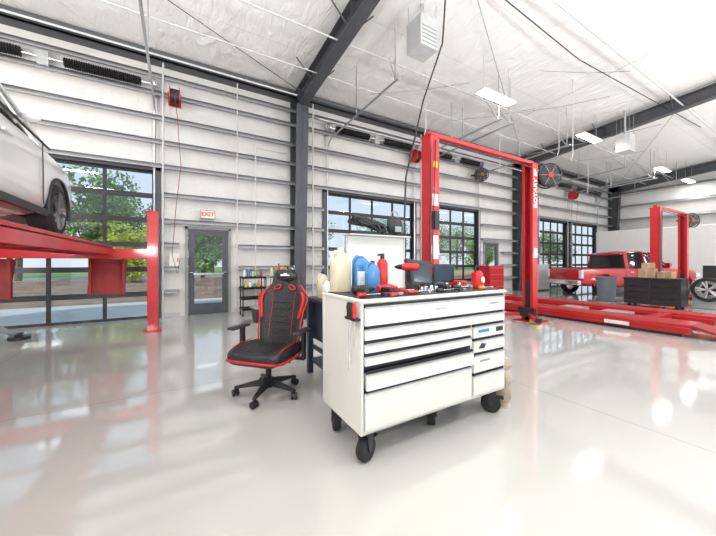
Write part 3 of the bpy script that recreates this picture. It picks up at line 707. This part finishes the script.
# ================================================================ BENCH + pegboard
B=empty('workbench',(2.2,3.05,0),label='dark blue-black steel workbench with drawers',cat='workbench')
G().box(-.9,.9,-.38,.38,.85,.89).obj('bench_top',BLACKM,B,bevel=.004)
for sx in (-.86,.86):
    for sy in (-.34,.34): G().box(sx-.03,sx+.03,sy-.03,sy+.03,0,.85).obj('leg',BLUED,B)
G().box(-.86,.86,-.34,.34,.14,.17).obj('lower_shelf',BLUED,B)
G().box(-.82,-.4,-.36,.34,.40,.85).obj('drawer_unit',BLUED,B)
for k in range(3):
    G().box(-.80,-.42,-.375,-.36,.42+k*.14,.54+k*.14).obj('drawer',BLACKM,B)
G().box(-.86,-.83,-.34,.34,.3,.34).obj('cross_rail',BLUED,B)
P=empty('pegboard_stand',(2.25,3.34,.89),label='white pegboard panel with top shelf standing on workbench',cat='pegboard')
G().box(-.44,.44,-.01,.01,0,.74).obj('pegboard_panel',PEG,P)
G().box(-.47,.47,-.14,.06,.74,.755).obj('shelf',LGREY,P)
for s in (-1,1): G().box(s*.45-.012,s*.45+.012,-.02,.03,0,.74).obj('upright',LGREY,P)
random.seed(9)
g=G(); pts=[]
for k in range(150):
    t=k*.41; pts.append((2.08+.21*math.cos(t)*(1+.25*math.sin(t*.37)),3.28+.055*math.sin(t*.9),1.69+.15*abs(math.sin(t*.5))+.04*math.sin(t*1.31)+.01*math.cos(t)))
g.tube(pts,.018,6); g.obj('hose_coil',BLACK,label='tangled bundle of black hoses on pegboard shelf',cat='hose')
e=empty('tool_bag',(2.50,3.28,1.648),.0,label='black soft tool bag on pegboard shelf',cat='bag')
G().loft([[(-.13,-.07,0),(.15,-.07,0),(.15,.07,0),(-.13,.07,0)],[(-.15,-.08,.14),(.16,-.08,.14),(.16,.08,.14),(-.15,.08,.14)],[(-.12,-.03,.30),(.12,-.03,.26),(.12,.03,.26),(-.12,.03,.30)]]).obj('bag_body',BLACK,e,sub=1)
G().torus((0,0,.27),'y',.06,.008,16,6).obj('bag_handle',MGREY,e)
G().box(-.05,.05,-.086,-.074,.05,.12).obj('bag_pocket',MGREY,e)
e=empty('storage_bin',(2.02,3.22,.89),label='green plastic bin on workbench',cat='bin'); G().box(-.07,.07,-.07,.07,0,.09).obj('bin_shell',GRN,e,bevel=.01)
G().box(-.07,.07,-.076,-.068,.055,.075).obj('bin_lip',GRN,e)
jug(1.42,3.2,.89,.30,.15,AMB,BLACK,'cream jug on workbench end',.4)
jug(1.40,2.98,.89,.22,.12,WHITE,REDP,'white bottle with red cap on workbench',.2)
e=empty('parts_box',(1.47,2.78,.89),.2,label='open cardboard parts box on workbench',cat='box')
G().box(-.07,.07,-.05,.05,0,.1).obj('box_shell',CARD,e); G().box(-.07,.0,-.09,-.05,.095,.1).obj('flap',CARD,e); G().box(-.07,.07,.05,.09,.095,.1).obj('flap',CARD,e)
e=empty('bench_vise',(1.68,2.95,.89),.5,label='grey cast steel bench vise on workbench',cat='vise')
G().box(-.06,.06,-.06,.06,0,.03).box(-.035,.035,-.05,.05,.03,.1).box(-.10,.0,-.055,.055,.09,.15).obj('vise_body',MGREY,e,bevel=.006)
G().box(.02,.05,-.055,.055,.06,.15).obj('vise_jaw',MGREY,e); G().cyl((.05,0,.09),(.14,0,.09),.012).cyl((.13,-.07,.09),(.13,.07,.09),.006).obj('vise_screw',STEEL,e)

# ================================================================ stuff at back wall
def cart(x,y,rz,w,d,h,m,label,n=3,name='shelf_cart'):
    e=empty(name,(x,y,0),rz,label=label,cat='cart')
    for sx in (-1,1):
        for sy in (-1,1):
            G().cyl((sx*(w/2-.02),sy*(d/2-.02),.08),(sx*(w/2-.02),sy*(d/2-.02),h),.014,n=8).obj('post',m,e)
            G().cyl((sx*(w/2-.02)-.012,sy*(d/2-.02),.04),(sx*(w/2-.02)+.012,sy*(d/2-.02),.04),.04,n=14).obj('caster',RUB,e)
    for k in range(n):
        z=.14+(h-.16)*k/(n-1)
        G().box(-w/2,w/2,-d/2,d/2,z,z+.015).box(-w/2,w/2,-d/2,-d/2+.01,z,z+.05).box(-w/2,w/2,d/2-.01,d/2,z,z+.05).obj('shelf',m,e)
    return e
cart(1.58,7.8,0,.55,.4,.92,BLACKM,'black steel rolling shelf cart by wall',4)
cart(2.22,7.4,0,.75,.45,.95,MGREY,'grey steel utility cart holding bottles')
def bottle(x,y,z,h,r,m,cap,label):
    e=empty('bottle',(x,y,z),label=label,cat='bottle')
    G().lathe([(r*.95,0),(r,.01),(r,h*.65),(r*.4,h*.82),(r*.35,h*.9)],n=16).obj('bottle_body',m,e); G().cyl((0,0,h*.9),(0,0,h),r*.42,n=12).obj('cap',cap,e)
cols=[(AMB,'amber',BLACK),(YEL,'yellow',BLACK),(WHITE,'white',REDP),(GRN,'green',WHITE),(ORG,'orange',BLACK),(BLUE,'blue',WHITE),(REDP,'red',BLACK),(BLACK,'black',YEL)]
random.seed(11)
for k in range(8):
    m_,nm,cp=cols[(k*3)%8]; bottle(1.92+k*.085,7.32+.12*(k%2),.955,random.uniform(.2,.32),.037,m_,cp,'%s shop bottle on grey utility cart'%nm)
for k in range(5):
    m_,nm,cp=cols[(k*3+2)%8]; bottle(1.37+k*.1,7.72,.935,random.uniform(.16,.24),.033,m_,cp,'%s shop bottle on black cart'%nm)
for k in range(4):
    m_,nm,cp=cols[(k+1)%8]; bottle(1.40+k*.1,7.7,.67,random.uniform(.14,.18),.035,m_,cp,'%s shop bottle on black cart'%nm)
for (x,y,rz) in ((1.62,6.8,.1),(2.45,6.7,0)):
    e=empty('storage_tote',(x,y,0),rz,label='dark lidded storage tote on floor',cat='tote')
    G().loft([[(-.2,-.14,0),(.2,-.14,0),(.2,.14,0),(-.2,.14,0)],[(-.24,-.17,.3),(.24,-.17,.3),(.24,.17,.3),(-.24,.17,.3)]]).obj('tote_body',BLACKM,e)
    G().box(-.26,.26,-.19,.19,.3,.335).obj('lid',MGREY,e,bevel=.01)
for k,(x,h,m_,lab) in enumerate([(5.2,1.3,RED,'red upright parts cabinet by wall'),(10.9,1.15,RED,'red roller tool cabinet by wall'),(14.3,1.2,LGREY,'grey storage cabinet by wall')]):
    y=7.5 if k==0 else 7.9
    e=empty('storage_cabinet',(x,y,0),label=lab,cat='cabinet')
    G().box(-.45,.45,-.25,.25,.06,h).obj('cabinet_body',m_,e,bevel=.005)
    G().box(-.43,.43,-.22,.22,0,.06).obj('plinth',BLACK,e)
    for j in range(4):
        z=.1+(h-.15)*j/4; G().box(-.43,.43,-.265,-.25,z,z+(h-.15)/4-.015).obj('drawer',m_,e,bevel=.003)
        G().box(-.38,.38,-.28,-.265,z+(h-.15)/4-.05,z+(h-.15)/4-.035).obj('handle',STEEL,e)

# ================================================================ right side items
e=empty('tool_cabinet',(11.7,3.2,0),label='low black tool cabinet with worktop',cat='tool cabinet')
G().box(-.3,.3,-.6,.6,.1,.80).obj('cabinet_body',BLACKM,e,bevel=.006)
G().box(-.32,.32,-.62,.62,.80,.85).obj('worktop',BLACK,e,bevel=.006)
for j in range(4):
    for s in (-1,1):
        G().box(-.315,-.30,s*.29-.27,s*.29+.27,.13+j*.165,.28+j*.165).obj('drawer',BLACK,e,bevel=.003); G().box(-.33,-.315,s*.29-.2,s*.29+.2,.25+j*.165,.258+j*.165).obj('handle',BLACKM,e)
for sx in (-.22,.22):
    for sy in (-.5,.5): G().cyl((sx-.015,sy,.05),(sx+.015,sy,.05),.05,n=14).obj('caster',RUB,e)
for (dx,dy,w,h,rz) in ((0,.15,.36,.26,.1),(.02,-.24,.3,.18,-.1),(0,.14,.28,.16,.3)):
    z=.85 if not (w==.28) else 1.113
    e=empty('cardboard_box',(11.7+dx,3.2+dy,z),rz,label='closed brown cardboard box on black tool cabinet',cat='box')
    G().box(-w/2,w/2,-w/2,w/2,0,h).obj('carton',CARD,e,bevel=.004); G().box(-w/2-.001,w/2+.001,-.02,.02,.002,h+.001).obj('packing_tape',BEIGE,e)
e=empty('trash_can',(12.4,4.60,0),label='grey-blue round plastic trash can',cat='trash can')
G().lathe([(.21,0),(.23,.02),(.28,.74),(.30,.75),(.30,.80),(.275,.80),(.27,.74),(.21,.05)],n=28).obj('can_body',TGREY,e)
for s in (-1,1): G().box(s*.3-.02,s*.3+.02,-.06,.06,.66,.72).obj('handle',TGREY,e,bevel=.005)
e=empty('wheel_balancer',(12.75,2.3,0),label='grey wheel service machine with mounted tyre',cat='machine')
G().box(-.2,.25,-.35,.35,0,.75).box(-.15,.23,-.3,.3,.75,.83).obj('machine_body',LGREY,e,bevel=.02)
G().cyl((-.2,0,.55),(-.45,0,.55),.03).obj('spindle',STEEL,e)
G().box(.1,.14,-.2,.2,.83,1.2).obj('display_panel',BLACK,e)
wheel(e,-.38,0,.55,.33,.22,1,STEEL,5,'mounted_wheel').rotation_euler=(0,0,pi/2)

# ================================================================ wall/ceiling fittings
e=empty('exit_sign',(.62,WY-.2,2.36),label='white exit sign with red letters above door',cat='exit sign')
G().box(-.16,.16,-.04,.2,0,.20).obj('sign_box',WHITE,e,bevel=.005)
G().box(-.165,.165,-.045,-.03,-.005,.012).box(-.165,.165,-.045,-.03,.188,.205).box(-.165,-.15,-.045,-.03,0,.2).box(.15,.165,-.045,-.03,0,.2).obj('sign_frame',MGREY,e)
text('lettering','EXIT',.14,Matrix.Translation((0,-.043,.10))@Matrix.Rotation(pi/2,4,'X'),EXITR,e,off=.004)
def reel(x,y,z,m,label,drop=None):
    e=empty('hose_reel',(x,y,z),label=label,cat='hose reel')
    G().cyl((-.09,0,0),(.09,0,0),.16,n=24).obj('hose_drum',BLACK,e)
    for s in (-1,1): G().cyl((s*.09,0,0),(s*.105,0,0),.21,n=28).obj('reel_flange',m,e)
    G().box(-.13,-.115,-.05,.2,-.06,.06).box(.115,.13,-.05,.2,-.06,.06).box(-.13,.13,.18,.2,-.15,.15).obj('mount_bracket',m,e)
    if drop: G().tube(drop,.007,6).obj('hose',REDD,e,label='dark red air hose')
    return e
reel(-.07,WY-.42,5.05,RED,'red wall-mounted air hose reel with hanging hose',[(.0,-.15,-.05),(.05,-.17,-.5),(.12,-.15,-1.6),(.02,-.12,-2.6),(-.05,-.1,-3.6),(.05,-.12,-4.0),(.1,-.1,-3.7)])
reel(7.08,WY-.42,4.95,RED,'red wall-mounted air hose reel between doors',[(.0,-.15,-.05),(.05,-.17,-.5),(.1,-.15,-2.0),(.0,-.12,-3.2)])
reel(17.9,WY-.42,4.8,RED,'red wall-mounted hose reel near corner',[(.0,-.15,-.05),(.05,-.17,-.5),(.02,-.12,-2.2)])
def bigreel(x,y,z,s,label,hub=REDP):
    e=empty('cord_reel',(x,y,z),-.5,label=label,cat='hose reel')
    G().cyl((0,-.09*s,0),(0,.09*s,0),.22*s,n=28).obj('hose_drum',BLACK,e)
    for q in (-1,1): G().torus((0,q*.09*s,0),'y',.26*s,.02*s).obj('reel_rim',BLACKM,e)
    g=G()
    for k in range(6):
        a=pi*k/3; g.cyl((0,-.1*s,0),(.25*s*math.cos(a),-.1*s,.25*s*math.sin(a)),.008*s,n=6)
    g.obj('spoke',MGREY,e); G().cyl((0,-.12*s,0),(0,-.09*s,0),.06*s).obj('hub',hub,e)
    G().box(-.4*s,.0,.1*s,.13*s,-.03,.03).box(-.03,.03,.09*s,.13*s,-.2*s,.1*s).obj('mount_bracket',BLACKM,e)
bigreel(7.30,3.82,3.27,1.0,'black cord reel mounted on red lift column')
bigreel(16.0,3.42,2.8,.95,'black cord reel mounted on far red lift column')
bigreel(10.5,WY-.45,4.8,.95,'black hose reel mounted high on wall')
def lamp(x,y,z,en):
    e=empty('ceiling_light',(x,y,z),label='suspended rectangular white LED high-bay light',cat='ceiling light',group='LED high-bay lights')
    G().box(-.64,.64,-.14,.14,0.01,.05).obj('housing',WHITE,e,bevel=.01)
    G().box(-.61,.61,-.12,.12,-.002,.012).obj('led_panel',LED,e)
    for sx in (-.5,.5): G().cyl((sx,0,.05),(sx,0,zc(y)-z),.006,n=6).obj('hanger_cable',STEEL,e)
    ld=bpy.data.lights.new('lamp','AREA'); ld.shape='RECTANGLE'; ld.size=1.2; ld.size_y=.24; ld.energy=en; ld.color=(1,.98,.95)
    l=bpy.data.objects.new('light_source',ld); C.objects.link(l); l.parent=e; l.location=(0,0,-.02)
for x in (-3.8,1.6,6.9,11.8,18.7,22.4):  # lamps beyond the visible row are added off view to brighten the room
    for y in (4.85,1.6,-1.2,-5):
        if x==1.6 and y>0: continue
        if y==1.6 and x>2: continue
        lamp(x,y,5.42,26 if (y>4 and x>0) else 55)
for (x,y,en) in ((-4.5,1.0,420),(-1.5,-3.5,420),(4.5,-3.0,380),(10,-2.5,300),(15.5,-2.5,220),(20.0,-4,200)):  # unseen floodlights, added to brighten the ceiling by bounced light
    e=empty('added_fill_flood',(x,y,0),label='added off-view tripod floodlight aimed up at the white ceiling',cat='floodlight',group='added bounce floodlights')
    g=G().cyl((0,0,.4),(0,0,1.7),.02,n=8)
    for k in range(3):
        a=k*2.094; g.cyl((0,0,.75),(.5*math.cos(a),.5*math.sin(a),.01),.012,n=6)
    g.obj('tripod',BLACKM,e)
    G().box(-.3,.3,-.2,.2,1.7,1.8).obj('lamp_head',BLACK,e,bevel=.01)
    ld=bpy.data.lights.new('fill_flood','AREA'); ld.shape='RECTANGLE'; ld.size=1.2; ld.size_y=1.0; ld.energy=en; ld.color=(1,.98,.95)
    l=bpy.data.objects.new('light_source',ld); C.objects.link(l); l.parent=e; l.location=(0,0,1.83); l.rotation_euler=(pi+math.radians(-22),0,0)
def heater(x,y,z,s,label):
    e=empty('unit_heater',(x,y,z),0,label=label,cat='heater')
    G().box(-.3*s,.3*s,-.28*s,.28*s,0,.8*s).obj('heater_case',LGREY,e,bevel=.01)
    g=G()
    for k in range(5): g.box(-.25*s,.25*s,-.29*s,-.28*s,.08*s+k*.1*s,.10*s+k*.1*s)
    g.obj('louvre',MGREY,e)
    G().cyl((0,.28*s,.3*s),(0,.36*s,.3*s),.2*s).obj('fan_shroud',DGREY,e)
    t=zc(y)-z
    for sx in (-1,1):
        for sy in (-1,1): G().cyl((sx*.26*s,sy*.24*s,.8*s),(sx*.26*s,sy*.24*s,t),.006,n=6).obj('hanger_rod',STEEL,e)
    G().cyl((0,0,.8*s),(0,0,t),.05*s,n=12).obj('flue_pipe',STEEL,e)
heater(4.15,4.55,5.42,.75,'grey suspended unit heater under ceiling')
heater(13.0,4.3,5.0,.7,'small grey suspended unit heater under ceiling')
def pipe(name,pts,r,m,label,cat='pipe'): 
    return G().tube(pts,r,8).obj(name,m,label=label,cat=cat)
VC='conduit'
pipe(VC,[(-.30,WY-.22,0),(-.30,WY-.22,5.85)],.02,PALE,'vertical light grey electrical conduit on wall',VC)
pipe(VC,[(1.30,WY-.22,0),(1.30,WY-.22,5.86)],.016,PALE,'thin vertical conduit beside door',VC)
pipe(VC,[(1.75,WY-.22,0),(1.75,WY-.22,4.3),(2.6,WY-.22,4.3)],.016,PALE,'thin conduit bending along wall',VC)
pipe(VC,[(3.35,WY-.24,0),(3.35,WY-.24,5.86)],.022,PALE,'vertical conduit beside steel column',VC)
pipe(VC,[(7.5,WY-.22,0),(7.5,WY-.22,5.86)],.02,PALE,'vertical conduit between garage doors',VC)
pipe('air_pipe',[(-6.7,7.75,5.7),(2.7,7.75,5.7)],.02,PALE,'thin air line along the wall top')
pipe('air_pipe',[(3.3,7.7,5.2),(13.2,7.7,5.2)],.018,PALE,'thin air line along the wall top')
for k,(y,z,r) in enumerate([(5.6,5.85,.018),(3.0,6.1,.02),(6.7,5.76,.014)]):
    pipe('ceiling_pipe',[(-6.5,y,z),(23.1,y,z)],r,PALE,'thin pale pipe running below ceiling')
for X in (9.9,):
    pipe(VC,[(X,7.9,6.0),(X,3.0,6.35),(X,-2,6.7)],.011,PALE,'thin pale conduit running across ceiling',VC)
for (a,b) in [((4.2,6.6,5.6),(6.6,5.4,6.0)),((7.0,6.4,5.5),(9.4,5.3,6.0)),((8.6,5.4,5.7),(11,4.0,6.2)),((14.2,6.4,5.5),(17,5.0,6.0)),((11.5,6.8,5.4),(14.5,3.8,6.1)),((7.5,4.1,5.9),(10,3.2,6.2))]:
    pipe('brace_pipe',[a,((a[0]+b[0])/2,(a[1]+b[1])/2,(a[2]+b[2])/2-.05),b],.010,MGREY,'thin diagonal hose line strung below ceiling','pipe')
pipe('brace_cable',[(-6.9,3.4,6.35),(2.8,8.0,6.0)],.008,BLACKM,'thin diagonal roof brace cable','cable')
pipe('brace_cable',[(3.2,3.0,6.38),(13.2,8.0,6.0)],.008,MGREY,'thin diagonal roof brace cable','cable')
pipe('brace_cable',[(13.6,3.0,6.38),(23.1,8.0,6.0)],.008,MGREY,'thin diagonal roof brace cable','cable')
pipe('power_cable',[(3.4,3.5,6.3),(8,3.5,6.0),(16.7,3.3,6.3)],.011,BLACK,'black power cable strung below ceiling','cable')
pipe('drop_cable',[(4.0,3.75,6.4),(3.85,3.72,5.0),(3.40,3.70,3.9),(3.0,3.65,2.6),(2.85,3.5,1.9),(2.8,3.4,1.0),(2.78,3.2,.91)],.014,BLACK,'thick black cable dropping from ceiling','cable')
for (x,y,zz) in ((9.5,4.3,4.3),(9.0,6.2,4.3),(14.5,6.0,4.3),(5.6,6.0,4.8),(10.6,5.2,4.9)):
    pipe('drop_pipe',[(x,y,zc(y)-.0),(x,y,zz),(x,y+.05,zz-.15)],.012,PALE,'thin drop pipe hanging from ceiling')
for X in (2.92,13.4):
    for y in (7.0,5.2,3.2):
        for s in (-1,1):
            pipe('flange_brace',[(X+s*.13,y,zc(y)-.42),(X+s*.5,y,zc(y)-.04)],.016,DGREY,'short diagonal steel flange brace at rafter','brace')
e=empty('electrical_panel',(-.2,WY-.02,1.2),label='small white electrical disconnect box on wall',cat='electrical box')
G().box(.02,.22,-.14,.02,0,.3).obj('box_shell',WHITE,e,bevel=.005); G().box(.18,.2,-.16,-.14,.1,.2).obj('switch_lever',REDP,e)

# ================================================================ world, sun, camera
W=bpy.data.worlds.new('world'); S.world=W; W.use_nodes=True; nt=W.node_tree; bg=nt.nodes['Background']
tc=nt.nodes.new('ShaderNodeTexCoord'); sp=nt.nodes.new('ShaderNodeSeparateXYZ'); nt.links.new(tc.outputs['Generated'],sp.inputs[0])
cr=nt.nodes.new('ShaderNodeValToRGB'); cr.color_ramp.elements[0].position=0; cr.color_ramp.elements[0].color=(.88,.92,1,1); cr.color_ramp.elements[1].position=.6; cr.color_ramp.elements[1].color=(.42,.62,.95,1)
nt.links.new(sp.outputs['Z'],cr.inputs['Fac']); nt.links.new(cr.outputs['Color'],bg.inputs['Color']); bg.inputs['Strength'].default_value=.95
sd=bpy.data.lights.new('sun','SUN'); sd.energy=2.6; sd.angle=.01; sd.color=(1,.96,.88)
so=bpy.data.objects.new('sun',sd); C.objects.link(so); so.rotation_euler=Vector((.6,.35,-.75)).to_track_quat('-Z','Y').to_euler(); so.location=(0,0,30)
cd=bpy.data.cameras.new('camera'); cam=bpy.data.objects.new('camera',cd); C.objects.link(cam)
cd.sensor_width=36; cd.lens=15.34; cd.shift_y=-.0084; cd.clip_start=.05; cd.clip_end=300
cam.location=(0,0,1.3); cam.rotation_euler=(pi/2,0,math.radians(-30.5)); S.camera=cam
S.view_settings.view_transform='Standard'; S.view_settings.look='None'; S.view_settings.exposure=.15
